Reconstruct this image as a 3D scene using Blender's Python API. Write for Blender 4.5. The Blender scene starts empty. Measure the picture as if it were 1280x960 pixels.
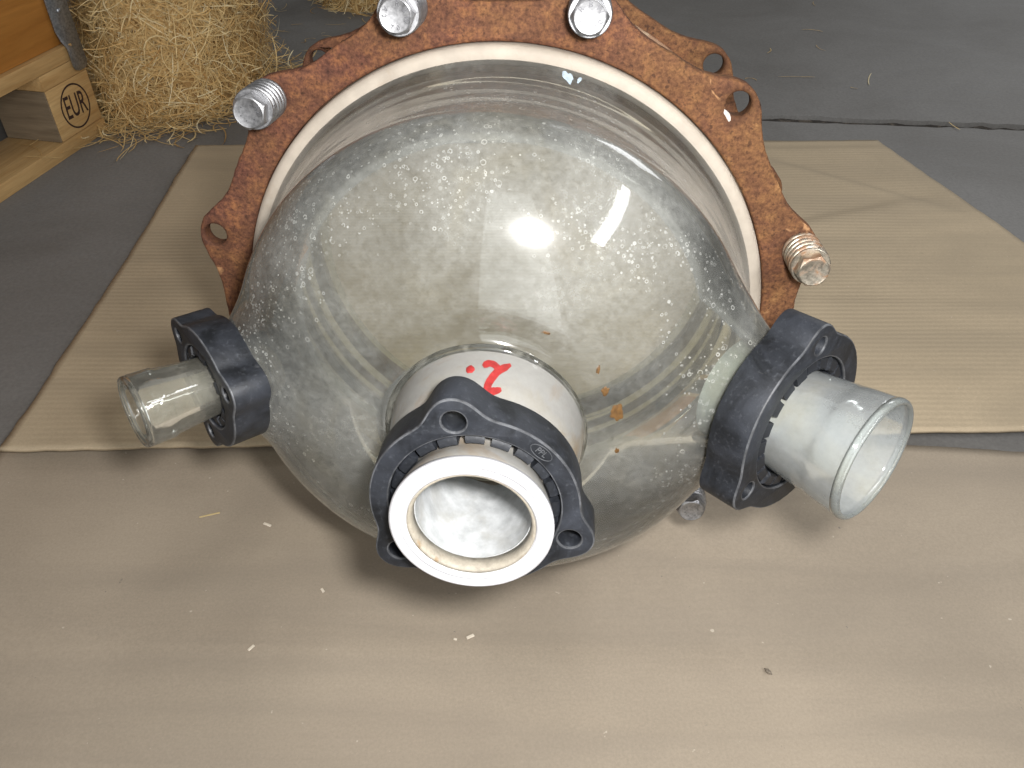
import bpy, bmesh, math, random
from mathutils import Vector, Matrix, noise
from mathutils.bvhtree import BVHTree
random.seed(7)
S = bpy.context.scene
COL = S.collection
R_ = math.radians
PI = math.pi

# ------------------------------------------------------------------ camera, world, lamps, exposure
H = 0.540
cam_d = bpy.data.cameras.new('camera'); cam = bpy.data.objects.new('camera', cam_d); COL.objects.link(cam)
cam_d.sensor_width = 36.0; cam_d.lens = 1020.0 / 1280.0 * 36.0
cam_d.clip_start = 0.01; cam_d.clip_end = 100
cam.location = (0, 0, H); cam.rotation_euler = (R_(50), 0, 0)
S.camera = cam
W = bpy.data.worlds.new('World'); S.world = W; W.use_nodes = True
WB = W.node_tree.nodes['Background']
WB.inputs['Color'].default_value = (1.0, 0.96, 0.89, 1); WB.inputs['Strength'].default_value = 0.145

def lamp(name, kind, loc, target, power, color, **kw):
    d = bpy.data.lights.new(name, kind); d.energy = power; d.color = color
    for k, v in kw.items(): setattr(d, k, v)
    o = bpy.data.objects.new(name, d); COL.objects.link(o)
    o.location = loc
    o.rotation_euler = (Vector(target) - Vector(loc)).to_track_quat('-Z', 'Y').to_euler()
    return o
# camera flash, a little right of and above the lens
lamp('camera_flash', 'AREA', (0.044, 0.012, H + 0.032), (0.00, 0.85, 0.10), 5.6, (1.0, 0.985, 0.97), shape='DISK', size=0.046)
# strip light of the hall, up on the right
lamp('hall_strip_light', 'AREA', (1.05, -0.31, 1.50), (0.80, 0.65, 0.0), 12.5, (0.97, 0.98, 1.0), shape='RECTANGLE', size=1.5, size_y=0.13, spread=R_(125))
# daylight from the hall door, behind the photographer
lamp('hall_door_daylight', 'AREA', (-0.02, -2.6, 2.15), (0.05, 0.8, 2.0), 46, (0.95, 0.975, 1.0), shape='RECTANGLE', size=1.10, size_y=4.2)
lamp('hall_far_window', 'AREA', (2.9, 4.2, 2.4), (0.9, 1.5, 0.0), 42, (0.97, 0.985, 1.0), shape='RECTANGLE', size=1.6, size_y=1.0)
def align_strip(o, along):
    z = (o.matrix_world.to_quaternion() @ Vector((0, 0, 1))) if False else o.rotation_euler.to_matrix() @ Vector((0, 0, 1))
    x = Vector(along); x = (x - z * x.dot(z)).normalized(); y = z.cross(x)
    o.rotation_euler = Matrix((x, y, z)).transposed().to_euler()
align_strip(bpy.data.objects['hall_strip_light'], (0.63, 1.55, 0.37))
S.view_settings.view_transform = 'Standard'; S.view_settings.look = 'None'
S.view_settings.exposure = -0.14; S.view_settings.gamma = 1.0
S.render.engine = 'CYCLES'
cy = S.cycles
cy.use_denoising = True
cy.max_bounces = 9; cy.transparent_max_bounces = 20; cy.transmission_bounces = 8; cy.glossy_bounces = 4; cy.diffuse_bounces = 3
cy.sample_clamp_indirect = 4.0; cy.caustics_reflective = False
cy.blur_glossy = 0.5

# ------------------------------------------------------------------ helpers
def link(o, parent=None):
    COL.objects.link(o)
    if parent: o.parent = parent
    return o
def tag(o, label=None, cat=None, group=None, kind=None):
    if label: o['label'] = label
    if cat: o['category'] = cat
    if group: o['group'] = group
    if kind: o['kind'] = kind
    return o
def empty(name, loc=(0, 0, 0), mat=None):
    o = bpy.data.objects.new(name, None); o.empty_display_size = 0.05
    COL.objects.link(o)
    if mat is not None: o.matrix_world = mat
    else: o.location = loc
    return o
def mesh(name, verts, faces, mat=None, parent=None, smooth=False, auto=None):
    m = bpy.data.meshes.new(name); m.from_pydata([tuple(v) for v in verts], [], faces); m.update()
    bm = bmesh.new(); bm.from_mesh(m); bmesh.ops.recalc_face_normals(bm, faces=bm.faces); bm.to_mesh(m); bm.free()
    return finish(name, m, mat, parent, smooth, auto)
def finish(name, m, mat=None, parent=None, smooth=False, auto=None):
    if mat: m.materials.clear(); m.materials.append(mat)
    if smooth:
        m.polygons.foreach_set('use_smooth', [True] * len(m.polygons))
        if auto: m.set_sharp_from_angle(angle=R_(auto))
    return link(bpy.data.objects.new(name, m), parent)
def lathe(profile, seg=96, closed=True):
    """profile: (radius, z) points; a closed one gives a ring"""
    vs, fs = [], []
    n = len(profile)
    for i in range(seg):
        a = 2 * PI * i / seg
        for r, z in profile: vs.append((r * math.cos(a), r * math.sin(a), z))
    for i in range(seg):
        j = (i + 1) % seg
        for k in range(n if closed else n - 1):
            l = (k + 1) % n
            fs.append((i * n + k, j * n + k, j * n + l, i * n + l))
    return vs, fs
def plate(splines, thick, bevel=0.0, res=2):
    """2D curve with holes, extruded: z from -thick/2 to thick/2"""
    c = bpy.data.curves.new('tmp', 'CURVE'); c.dimensions = '2D'; c.fill_mode = 'BOTH'
    for pts in splines:
        s = c.splines.new('POLY'); s.points.add(len(pts) - 1)
        for p, q in zip(s.points, pts): p.co = (q[0], q[1], 0, 1)
        s.use_cyclic_u = True
    c.extrude = thick / 2 - bevel; c.bevel_depth = bevel; c.bevel_resolution = res; c.offset = -bevel
    o = bpy.data.objects.new('tmp', c); COL.objects.link(o)
    bpy.context.view_layer.update()
    m = bpy.data.meshes.new_from_object(o.evaluated_get(bpy.context.evaluated_depsgraph_get()))
    bpy.data.objects.remove(o); bpy.data.curves.remove(c)
    bm = bmesh.new(); bm.from_mesh(m); bmesh.ops.remove_doubles(bm, verts=bm.verts, dist=1e-6); bm.to_mesh(m); bm.free()
    return m
def text_mesh(txt, size, ext=0.0002, bold=0.0):
    c = bpy.data.curves.new('tmp', 'FONT'); c.body = txt; c.size = size; c.align_x = 'CENTER'; c.align_y = 'CENTER'
    c.extrude = ext; c.resolution_u = 3; c.offset = bold
    o = bpy.data.objects.new('tmp', c); COL.objects.link(o); bpy.context.view_layer.update()
    m = bpy.data.meshes.new_from_object(o.evaluated_get(bpy.context.evaluated_depsgraph_get()))
    bpy.data.objects.remove(o); bpy.data.curves.remove(c)
    return m
def circle(r, n=48, cx=0, cy=0, ph=0):
    return [(cx + r * math.cos(ph + 2 * PI * i / n), cy + r * math.sin(ph + 2 * PI * i / n)) for i in range(n)]
def box(x0, x1, y0, y1, z0, z1, bev=0.0, seg=2):
    bm = bmesh.new(); bmesh.ops.create_cube(bm, size=1)
    for v in bm.verts: v.co = Vector(((x0 + x1) / 2 + v.co.x * (x1 - x0), (y0 + y1) / 2 + v.co.y * (y1 - y0), (z0 + z1) / 2 + v.co.z * (z1 - z0)))
    if bev: bmesh.ops.bevel(bm, geom=bm.edges[:], offset=bev, segments=seg, affect='EDGES', profile=0.6)
    m = bpy.data.meshes.new('box'); bm.to_mesh(m); bm.free(); return m

# ------------------------------------------------------------------ materials
class NT:
    def __init__(s, name):
        s.m = bpy.data.materials.new(name); s.m.use_nodes = True; s.t = s.m.node_tree; s.t.nodes.clear()
        s.out = s.t.nodes.new('ShaderNodeOutputMaterial')
    def n(s, typ, ins=None, **props):
        x = s.t.nodes.new(typ)
        for k, v in props.items(): setattr(x, k, v)
        for k, v in (ins or {}).items():
            if hasattr(v, 'is_output') or isinstance(v, bpy.types.NodeSocket): s.t.links.new(v, x.inputs[k])
            else: x.inputs[k].default_value = v
        return x
    def math(s, op, a, b=0.0, c=0.0, clamp=False):
        return s.n('ShaderNodeMath', {0: a, 1: b, 2: c}, operation=op, use_clamp=clamp).outputs[0]
    def coord(s, scale=(1, 1, 1), which='Object', rot=(0, 0, 0), loc=(0, 0, 0)):
        tc = s.n('ShaderNodeTexCoord')
        return s.n('ShaderNodeMapping', {'Vector': tc.outputs[which], 'Scale': scale, 'Rotation': rot, 'Location': loc}).outputs[0]
    def noise(s, co, scale, detail=4, rough=0.55, dist=0.0, col=False):
        x = s.n('ShaderNodeTexNoise', {'Vector': co, 'Scale': scale, 'Detail': detail, 'Roughness': rough, 'Distortion': dist})
        return x.outputs['Color' if col else 0]
    def ramp(s, f, stops, interp='LINEAR'):
        x = s.n('ShaderNodeValToRGB', {0: f}); x.color_ramp.interpolation = interp
        e = x.color_ramp.elements
        while len(e) < len(stops): e.new(0.5)
        for k, (p, c) in enumerate(stops):
            e[k].position = p; e[k].color = (c, c, c, 1) if isinstance(c, (int, float)) else (*c, 1)
        return x.outputs[0]
    def mix(s, f, a, b, mode='MIX'):
        x = s.n('ShaderNodeMix', data_type='RGBA', blend_type=mode)
        for k, v in ((0, f), (6, a), (7, b)):
            if isinstance(v, bpy.types.NodeSocket): s.t.links.new(v, x.inputs[k])
            elif k == 0: x.inputs[0].default_value = v
            else: x.inputs[k].default_value = (*v, 1)
        return x.outputs[2]
    def bump(s, h, strength=0.3, dist=0.001, normal=None):
        i = {'Height': h, 'Strength': strength, 'Distance': dist}
        if normal is not None: i['Normal'] = normal
        return s.n('ShaderNodeBump', i).outputs[0]
    def pbr(s, base, rough=0.6, metal=0.0, normal=None, spec=None, **kw):
        i = {'Base Color': base if isinstance(base, bpy.types.NodeSocket) else (*base, 1), 'Roughness': rough, 'Metallic': metal}
        if normal is not None: i['Normal'] = normal
        if spec is not None: i['Specular IOR Level'] = spec
        i.update(kw)
        return s.n('ShaderNodeBsdfPrincipled', i).outputs[0]
    def done(s, sh): s.t.links.new(sh, s.out.inputs[0]); return s.m

PH0 = math.radians(15.877)
def mat_rust():
    t = NT('rusty_steel'); co = t.coord()
    big = t.noise(co, 14, 5, 0.6, 0.6); mid = t.noise(co, 70, 6, 0.65, 0.3); fine = t.noise(co, 420, 4, 0.7)
    mid2 = t.math('ADD', t.math('MULTIPLY', mid, 0.55), t.math('MULTIPLY', t.noise(co, 210, 5, 0.7), 0.45))
    c1 = t.ramp(mid2, [(0.32, (0.095, 0.040, 0.025)), (0.47, (0.148, 0.062, 0.033)), (0.57, (0.195, 0.086, 0.041)), (0.72, (0.28, 0.138, 0.064))])
    c2 = t.ramp(mid2, [(0.34, (0.060, 0.024, 0.022)), (0.50, (0.135, 0.050, 0.036)), (0.68, (0.27, 0.100, 0.046))])
    sel = t.ramp(big, [(0.40, 0.0), (0.60, 1.0)])
    sx = t.n('ShaderNodeSeparateXYZ', {0: co})
    side = t.math('ADD', t.math('MULTIPLY', sx.outputs[0], 1.6), t.math('ADD', t.math('MULTIPLY', big, 1.3), -0.20))
    sel = t.math('MULTIPLY_ADD', sel, 0.45, t.math('MULTIPLY', t.ramp(side, [(0.20, 0.0), (0.72, 1.0)]), 0.6), clamp=True)
    c = t.mix(sel, c2, c1)
    sp = t.ramp(fine, [(0.30, 0.60), (0.5, 0.97), (0.70, 1.25)])
    c = t.mix(1.0, c, sp, 'MULTIPLY')
    ang = t.math('ARCTAN2', sx.outputs[1], sx.outputs[0])
    dd = t.math('SUBTRACT', t.math('FLOORED_MODULO', t.math('ADD', ang, -PH0 + PI / 12), PI / 6), PI / 12)
    rr = t.math('SQRT', t.math('ADD', t.math('MULTIPLY', sx.outputs[0], sx.outputs[0]), t.math('MULTIPLY', sx.outputs[1], sx.outputs[1])))
    hx = t.math('MULTIPLY', dd, 0.1975); hy = t.math('SUBTRACT', rr, 0.1975)
    hd = t.math('ADD', t.math('SQRT', t.math('ADD', t.math('MULTIPLY', hx, hx), t.math('MULTIPLY', hy, hy))), t.math('MULTIPLY', big, 0.010))
    c = t.mix(t.ramp(hd, [(0.0130, 0.55), (0.0185, 0.0)]), c, (0.060, 0.024, 0.015))
    pit = t.ramp(t.noise(co, 330, 2, 0.4), [(0.30, 0.6), (0.37, 0.0)])
    c = t.mix(pit, c, (0.040, 0.018, 0.014))
    c = t.mix(1.0, c, (0.88, 0.97, 0.86), 'MULTIPLY')
    # pale scale flakes
    fl = t.ramp(t.noise(co, 46, 3, 0.5, 1.2), [(0.70, 0.0), (0.735, 0.75)])
    c = t.mix(fl, c, (0.42, 0.23, 0.11))
    h = t.math('ADD', t.math('MULTIPLY', mid, 0.6), t.math('MULTIPLY', fine, 0.5))
    return t.done(t.pbr(c, 0.82, 0.0, t.bump(h, 0.55, 0.0012), spec=0.18))
def mat_steel(name, tint=(0.43, 0.43, 0.44), rust=0.0, rough=0.46):
    t = NT(name); co = t.coord()
    n1 = t.noise(co, 300, 5, 0.65); n2 = t.noise(co, 90, 4, 0.6, 0.5)
    c = t.mix(t.ramp(n1, [(0.35, 0.0), (0.65, 1.0)]), tuple(x * 0.55 for x in tint), tint)
    metal = 0.95; m = None
    if rust:
        m = t.ramp(n2, [(0.62 - 0.25 * rust, 0.0), (0.70 - 0.15 * rust, 0.9)])
        c = t.mix(m, c, (0.22, 0.11, 0.05)); metal = t.math('SUBTRACT', 0.95, t.math('MULTIPLY', m, 0.9))
    rg = t.math('ADD', t.math('MULTIPLY', n1, 0.22), rough - 0.08)
    return t.done(t.pbr(c, rg, metal, t.bump(n1, 0.12, 0.0004)))
def mat_plastic():
    t = NT('black_plastic'); co = t.coord()
    n1 = t.noise(co, 32, 6, 0.68, 0.8); n2 = t.noise(co, 380, 4, 0.65); n3 = t.noise(t.coord((1, 6, 1)), 160, 3, 0.6)
    c = t.mix(t.ramp(n1, [(0.38, 0.0), (0.68, 0.85)]), (0.0075, 0.0085, 0.0105), (0.034, 0.038, 0.048))
    c = t.mix(t.ramp(n2, [(0.56, 0.0), (0.80, 0.24)]), c, (0.15, 0.16, 0.18))
    c = t.mix(t.ramp(n3, [(0.68, 0.0), (0.80, 0.22)]), c, (0.26, 0.26, 0.26))
    c = t.mix(t.ramp(t.noise(co, 60, 5, 0.7), [(0.70, 0.0), (0.76, 0.6)]), c, (0.13, 0.10, 0.07))
    rg = t.math('ADD', t.math('MULTIPLY', n1, 0.35), 0.36)
    return t.done(t.pbr(c, rg, 0, t.bump(n2, 0.25, 0.0006), spec=0.38))
def mat_simple(name, base, rough=0.5, var=0.15, scale=60, bump=0.1, stain=None, sscale=25, slo=0.6, shi=0.75, metal=0.0, samt=0.8):
    t = NT(name); co = t.coord()
    n1 = t.noise(co, scale, 5, 0.6)
    c = t.mix(t.ramp(n1, [(0.3, 0.0), (0.7, 1.0)]), tuple(x * (1 - var) for x in base), base)
    if stain: c = t.mix(t.ramp(t.noise(co, sscale, 6, 0.68, 0.5), [(slo, 0.0), (shi, samt)]), c, stain)
    return t.done(t.pbr(c, rough, metal, t.bump(n1, bump, 0.0006)))
def thin_glass(name, film=0.1, filmvar=0.15, tint=(0.90, 0.93, 0.88), spots=False, rough=0.0, film_col=(0.62, 0.61, 0.55), streak=None, haze=0.10, edge=0.0, grain=0.4, et=(0.55, 0.60, 0.47)):
    """glass wall thin enough that it does not bend the view: clear body + reflection + a film of dried dirt"""
    t = NT(name); co = t.coord()
    fr = t.n('ShaderNodeFresnel', {'IOR': 1.47}).outputs[0]
    lw = t.n('ShaderNodeLayerWeight', {'Blend': 0.5}).outputs['Facing']
    tr_c = t.mix(t.ramp(lw, [(0.25, 0.0), (0.75, 0.35), (1.0, 1.0)]), tint, tuple(x * y for x, y in zip(tint, et)))
    tr = t.n('ShaderNodeBsdfTransparent', {'Color': tr_c}).outputs[0]
    b = t.bump(t.noise(co, 7, 1, 0.3), 0.03, 0.004)
    gl = t.n('ShaderNodeBsdfGlossy', {'Color': (1, 1, 1, 1), 'Roughness': 0.035 + rough, 'Normal': b}).outputs[0]
    gl2 = t.n('ShaderNodeBsdfGlossy', {'Color': (1, 1, 1, 1), 'Roughness': 0.19}).outputs[0]
    g = t.n('ShaderNodeMixShader', {0: haze, 1: gl, 2: gl2}).outputs[0]
    clear = t.n('ShaderNodeMixShader', {0: fr, 1: tr, 2: g}).outputs[0]
    n1 = t.noise(co, 11, 5, 0.58, 0.5); n2 = t.noise(co, 260, 4, 0.7)
    f = t.math('ADD', t.math('MULTIPLY', t.ramp(n1, [(0.38, 0.0), (0.64, 1.0)]), filmvar), film)
    f = t.math('MULTIPLY', f, t.ramp(n2, [(0.25, 1 - grain), (0.75, 1 + grain)]))
    f = t.math('ADD', f, t.math('MULTIPLY', t.ramp(lw, [(0.55, 0.0), (1.0, 1.0)]), edge))
    if spots:
        sep = t.n('ShaderNodeSeparateXYZ', {0: t.coord()})
        rad = t.math('SQRT', t.math('ADD', t.math('MULTIPLY', sep.outputs[0], sep.outputs[0]), t.math('MULTIPLY', sep.outputs[1], sep.outputs[1])))
        band = t.ramp(rad, [(0.098, 0.0), (0.118, 0.8), (0.138, 1.0), (0.152, 0.25), (0.160, 0.0)])
        cl = t.ramp(t.noise(co, 26, 4, 0.6), [(0.40, 0.0), (0.56, 1.0)])
        upper = t.ramp(t.math('ADD', t.math('MULTIPLY', sep.outputs[1], 4.0), 0.5), [(0.12, 0.25), (0.5, 1.0)])
        dens = t.math('MULTIPLY', t.math('MULTIPLY', band, cl), upper)
        tot = None
        for sc, w, keep in ((250, 0.085, 0.42), (410, 0.11, 0.36), (640, 0.13, 0.26)):
            v = t.n('ShaderNodeTexVoronoi', {'Vector': co, 'Scale': sc, 'Randomness': 0.95})
            rnd = t.n('ShaderNodeSeparateColor', {0: v.outputs['Color']})
            rr = t.math('ADD', t.math('MULTIPLY', rnd.outputs[0], 0.20), 0.16)
            ring = t.math('SUBTRACT', 1.0, t.math('DIVIDE', t.math('ABSOLUTE', t.math('SUBTRACT', v.outputs['Distance'], rr)), w), clamp=True)
            on = t.math('LESS_THAN', rnd.outputs[1], t.math('MULTIPLY', dens, keep))
            one = t.math('MULTIPLY', ring, t.math('MULTIPLY', on, t.math('ADD', t.math('MULTIPLY', rnd.outputs[2], 0.6), 0.15)))
            tot = one if tot is None else t.math('MAXIMUM', tot, one)
        f = t.math('ADD', f, t.math('MULTIPLY', tot, 0.85))
        f = t.math('ADD', f, t.math('MULTIPLY', dens, 0.02))
    f = t.math('MINIMUM', f, 0.97)
    fc = t.mix(t.ramp(t.noise(co, 18, 4, 0.6, 0.8), [(0.50, 0.0), (0.75, 1.0)]), film_col, tuple(x * y for x, y in zip(film_col, (0.98, 0.93, 0.82))))
    if streak: fc = t.mix(t.ramp(t.noise(co, streak[1], 5, 0.65, 0.8), [(0.48, 0.0), (0.66, 0.75)]), fc, streak[0])
    df = t.n('ShaderNodeBsdfDiffuse', {'Color': fc}).outputs[0]
    tl = t.n('ShaderNodeBsdfTranslucent', {'Color': fc}).outputs[0]
    film_s = t.n('ShaderNodeMixShader', {0: 0.35, 1: df, 2: tl}).outputs[0]
    film_s = t.n('ShaderNodeMixShader', {0: t.math('MULTIPLY', fr, 0.75), 1: film_s, 2: g}).outputs[0]
    return t.done(t.n('ShaderNodeMixShader', {0: f, 1: clear, 2: film_s}).outputs[0])
def mat_cardboard(name, base, dark, flute=True, seed=0.0):
    t = NT(name); co = t.coord(loc=(seed, seed * 0.7, 0))
    sep = t.n('ShaderNodeSeparateXYZ', {0: co})
    wob = t.noise(co, 3, 2)
    n1 = t.noise(co, 5, 5, 0.6, 0.5); n2 = t.noise(co, 480, 4, 0.75); n3 = t.noise(t.coord((1, 4, 1)), 8, 4, 0.6, 0.8)
    c = t.mix(t.ramp(n1, [(0.34, 0.0), (0.66, 1.0)]), tuple(x * 0.86 for x in base), base)
    c = t.mix(t.ramp(n3, [(0.48, 0.0), (0.78, 0.16)]), c, dark)
    c = t.mix(1.0, c, t.ramp(n2, [(0.25, 0.86), (0.75, 1.12)]), 'MULTIPLY')
    c = t.mix(t.ramp(t.noise(t.coord((60, 500, 1), rot=(0, 0, 0.05)), 1.0, 3, 0.6), [(0.62, 0.0), (0.74, 0.20)]), c, dark)
    n5 = t.noise(t.coord((0.55, 4.5, 1), rot=(0, 0, 0.10), loc=(seed, 0, 0)), 3.0, 1.5, 0.5, 0.9)
    c = t.mix(t.ramp(n5, [(0.47, 0.0), (0.60, 0.30), (0.74, 0.08)]), c, tuple(x * 0.60 + 0.02 for x in base))
    # dirt specks and scuffs
    c = t.mix(t.ramp(t.noise(co, 120, 3, 0.6), [(0.735, 0.0), (0.77, 0.6)]), c, (0.10, 0.09, 0.085))
    c = t.mix(t.ramp(t.noise(co, 26, 6, 0.75, 0.4), [(0.70, 0.0), (0.80, 0.35)]), c, (0.13, 0.125, 0.12))
    c = t.mix(t.ramp(t.noise(co, 150, 2, 0.5), [(0.76, 0.0), (0.79, 0.5)]), c, (0.62, 0.55, 0.45))
    y = t.math('ADD', sep.outputs[1], t.math('MULTIPLY', wob, 0.012))
    fl = t.math('SINE', t.math('MULTIPLY', y, 2 * PI / 0.0078))
    k = t.ramp(t.noise(co, 4, 2), [(0.35, 0.25), (0.65, 1.0)])
    fl = t.math('MULTIPLY', fl, k)
    h = t.math('ADD', t.math('MULTIPLY', fl, 0.5 if flute else 0.10), t.math('MULTIPLY', n2, 0.16))
    h = t.math('ADD', h, t.math('MULTIPLY', n3, 0.35))
    if flute:
        c = t.mix(t.math('MULTIPLY', t.ramp(fl, [(0.0, 0.0), (1.0, 1.0)]), 0.16), c, tuple(x * 0.62 for x in base))
    return t.done(t.pbr(c, 0.72, 0, t.bump(h, 0.35, 0.0007), spec=0.3))
def mat_floor():
    t = NT('dark_floor'); co = t.coord()
    n1 = t.noise(co, 3, 6, 0.65, 0.5); n2 = t.noise(co, 210, 4, 0.75); n3 = t.noise(t.coord((1, 5, 1), rot=(0, 0, 0.3)), 9, 6, 0.7, 1.0)
    c = t.mix(t.ramp(n1, [(0.35, 0.0), (0.65, 1.0)]), (0.140, 0.134, 0.125), (0.185, 0.180, 0.172))
    c = t.mix(1.0, c, t.ramp(n2, [(0.25, 0.80), (0.75, 1.2)]), 'MULTIPLY')
    c = t.mix(t.ramp(n3, [(0.56, 0.0), (0.74, 0.42)]), c, (0.16, 0.16, 0.165))
    c = t.mix(t.ramp(t.noise(co, 95, 5, 0.7), [(0.66, 0.0), (0.73, 0.6)]), c, (0.27, 0.26, 0.24))
    return t.done(t.pbr(c, 0.62, 0, t.bump(n2, 0.25, 0.0006), spec=0.35))
def mat_wood(name, base, dark, axis='X', scale=1.0, rough=0.6):
    t = NT(name)
    sc = {'X': (1, 14, 14), 'Y': (14, 1, 14), 'Z': (14, 14, 1)}[axis]
    co = t.coord(tuple(s * scale for s in sc))
    n1 = t.noise(co, 5, 6, 0.65, 0.7); n2 = t.noise(co, 28, 4, 0.6, 0.2); n3 = t.noise(t.coord(), 4, 3)
    c = t.mix(t.ramp(n1, [(0.34, 0.0), (0.68, 1.0)]), dark, base)
    c = t.mix(1.0, c, t.ramp(n2, [(0.3, 0.86), (0.7, 1.1)]), 'MULTIPLY')
    c = t.mix(t.ramp(n3, [(0.4, 0.0), (0.7, 0.3)]), c, tuple(x * 0.75 for x in base))
    return t.done(t.pbr(c, rough, 0, t.bump(n2, 0.15, 0.0008), spec=0.35))
def mat_woodwool(name='wood_wool', dark=1.0):
    t = NT(name); co = t.coord()
    at = t.n('ShaderNodeAttribute', attribute_name='tone').outputs['Fac']
    c = t.ramp(at, [(0.0, (0.44, 0.25, 0.085)), (0.35, (0.64, 0.42, 0.17)), (0.75, (0.78, 0.59, 0.29)), (1.0, (0.88, 0.77, 0.50))])
    n = t.noise(co, 120, 3)
    c = t.mix(1.0, c, t.ramp(n, [(0.3, 0.8), (0.7, 1.15)]), 'MULTIPLY')
    df = t.pbr(c, 0.65, 0, spec=0.2)
    tl = t.n('ShaderNodeBsdfTranslucent', {'Color': c}).outputs[0]
    return t.done(t.n('ShaderNodeMixShader', {0: 0.2, 1: df, 2: tl}).outputs[0])

M = {}
M['rust'] = mat_rust()
M['steel'] = mat_steel('zinc_steel')
M['steel_rust'] = mat_steel('stained_steel', (0.60, 0.54, 0.44), 0.65, 0.42)
M['groove'] = mat_steel('stamped_groove', (0.20, 0.20, 0.21), 0.0, 0.55)
M['galv'] = mat_steel('galvanised_steel', (0.42, 0.44, 0.47), 0.0, 0.42)
M['plastic'] = mat_plastic()
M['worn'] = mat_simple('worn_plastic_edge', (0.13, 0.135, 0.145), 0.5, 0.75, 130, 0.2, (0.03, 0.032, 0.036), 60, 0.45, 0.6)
M['ptfe'] = mat_simple('white_ptfe', (0.60, 0.60, 0.62), 0.38, 0.05, 60, 0.05, (0.45, 0.27, 0.13), 45, 0.70, 0.78, samt=0.5)
M['seal'] = mat_simple('cream_seal', (0.42, 0.365, 0.30), 0.7, 0.20, 70, 0.15, (0.27, 0.19, 0.12), 26, 0.55, 0.80)
M['dome'] = thin_glass('dirty_dome_glass', 0.10, 0.23, (0.93, 0.95, 0.915), spots=True, haze=0.35, edge=0.14, film_col=(0.58, 0.585, 0.55), et=(0.70, 0.74, 0.64))
M['dome_in'] = thin_glass('dome_inner_glass', 0.02, 0.05, (0.95, 0.965, 0.93), edge=0.05)
M['frost'] = thin_glass('frosted_nozzle_glass', 0.88, 0.08, (0.92, 0.94, 0.92), film_col=(0.42, 0.41, 0.385), streak=((0.36, 0.25, 0.145), 16), haze=0.05, grain=0.06)
M['frost_r'] = thin_glass('milky_nozzle_glass', 0.30, 0.18, (0.93, 0.96, 0.95), film_col=(0.64, 0.665, 0.665), haze=0.08, grain=0.10, et=(0.85, 0.88, 0.84))
M['stub'] = thin_glass('stub_glass', 0.07, 0.14, (0.975, 0.98, 0.965), film_col=(0.60, 0.58, 0.50), haze=0.10, edge=0.10, grain=0.5, et=(0.90, 0.92, 0.88))
M['lip'] = thin_glass('pale_lip_glass', 0.30, 0.1, (0.95, 0.97, 0.95), film_col=(0.62, 0.66, 0.645), haze=0.15, edge=0.0, grain=0.1)
M['card_a'] = mat_cardboard('cardboard_fluted', (0.46, 0.370, 0.250), (0.335, 0.27, 0.19), True, 0.0)
M['card_b'] = mat_cardboard('cardboard_plain', (0.35, 0.292, 0.222), (0.255, 0.22, 0.178), False, 3.3)
M['floor'] = mat_floor()
M['joint'] = mat_simple('joint_dirt', (0.055, 0.047, 0.040), 0.9, 0.5, 120, 0.8, (0.16, 0.13, 0.10), 60, 0.55, 0.7)
M['pine'] = mat_wood('pale_pine', (0.56, 0.37, 0.165), (0.40, 0.23, 0.085), 'Y')
M['greywood'] = mat_wood('weathered_wood', (0.26, 0.20, 0.13), (0.15, 0.11, 0.07), 'X')
M['panel'] = mat_wood('orange_plywood', (0.46, 0.205, 0.045), (0.34, 0.135, 0.025), 'Y', 0.5, 0.45)
M['burn'] = mat_simple('burnt_brand', (0.035, 0.014, 0.008), 0.8, 0.3)
M['wool'] = mat_woodwool()
M['wool_core'] = mat_simple('wood_wool_core', (0.45, 0.27, 0.10), 0.9, 0.4, 90, 0.6)
M['red'] = mat_simple('red_marker', (0.40, 0.030, 0.028), 0.5, 0.5, 220, 0.05)
M['brown_flake'] = mat_simple('brown_residue', (0.15, 0.075, 0.022), 0.5, 0.6, 500, 0.3)
M['blue_smear'] = mat_simple('pale_blue_residue', (0.48, 0.58, 0.66), 0.5, 0.3, 300, 0.1)
M['straw'] = mat_simple('straw', (0.60, 0.46, 0.22), 0.6, 0.2)
M['chip'] = mat_simple('pale_chip', (0.72, 0.64, 0.52), 0.6, 0.15)
M['leaf'] = mat_simple('dark_speck', (0.20, 0.165, 0.125), 0.8, 0.3)
def clear_glass():
    t = NT('clear_stub_glass'); co = t.coord()
    n = t.noise(co, 120, 4, 0.65)
    g = t.pbr((0.97, 0.985, 0.97), 0.02, 0, spec=0.5, **{'Transmission Weight': 1.0, 'IOR': 1.47})
    df = t.n('ShaderNodeBsdfDiffuse', {'Color': (0.62, 0.60, 0.52, 1)}).outputs[0]
    f = t.ramp(n, [(0.45, 0.03), (0.75, 0.20)])
    return t.done(t.n('ShaderNodeMixShader', {0: f, 1: g, 2: df}).outputs[0])
M['clear'] = clear_glass()

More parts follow.
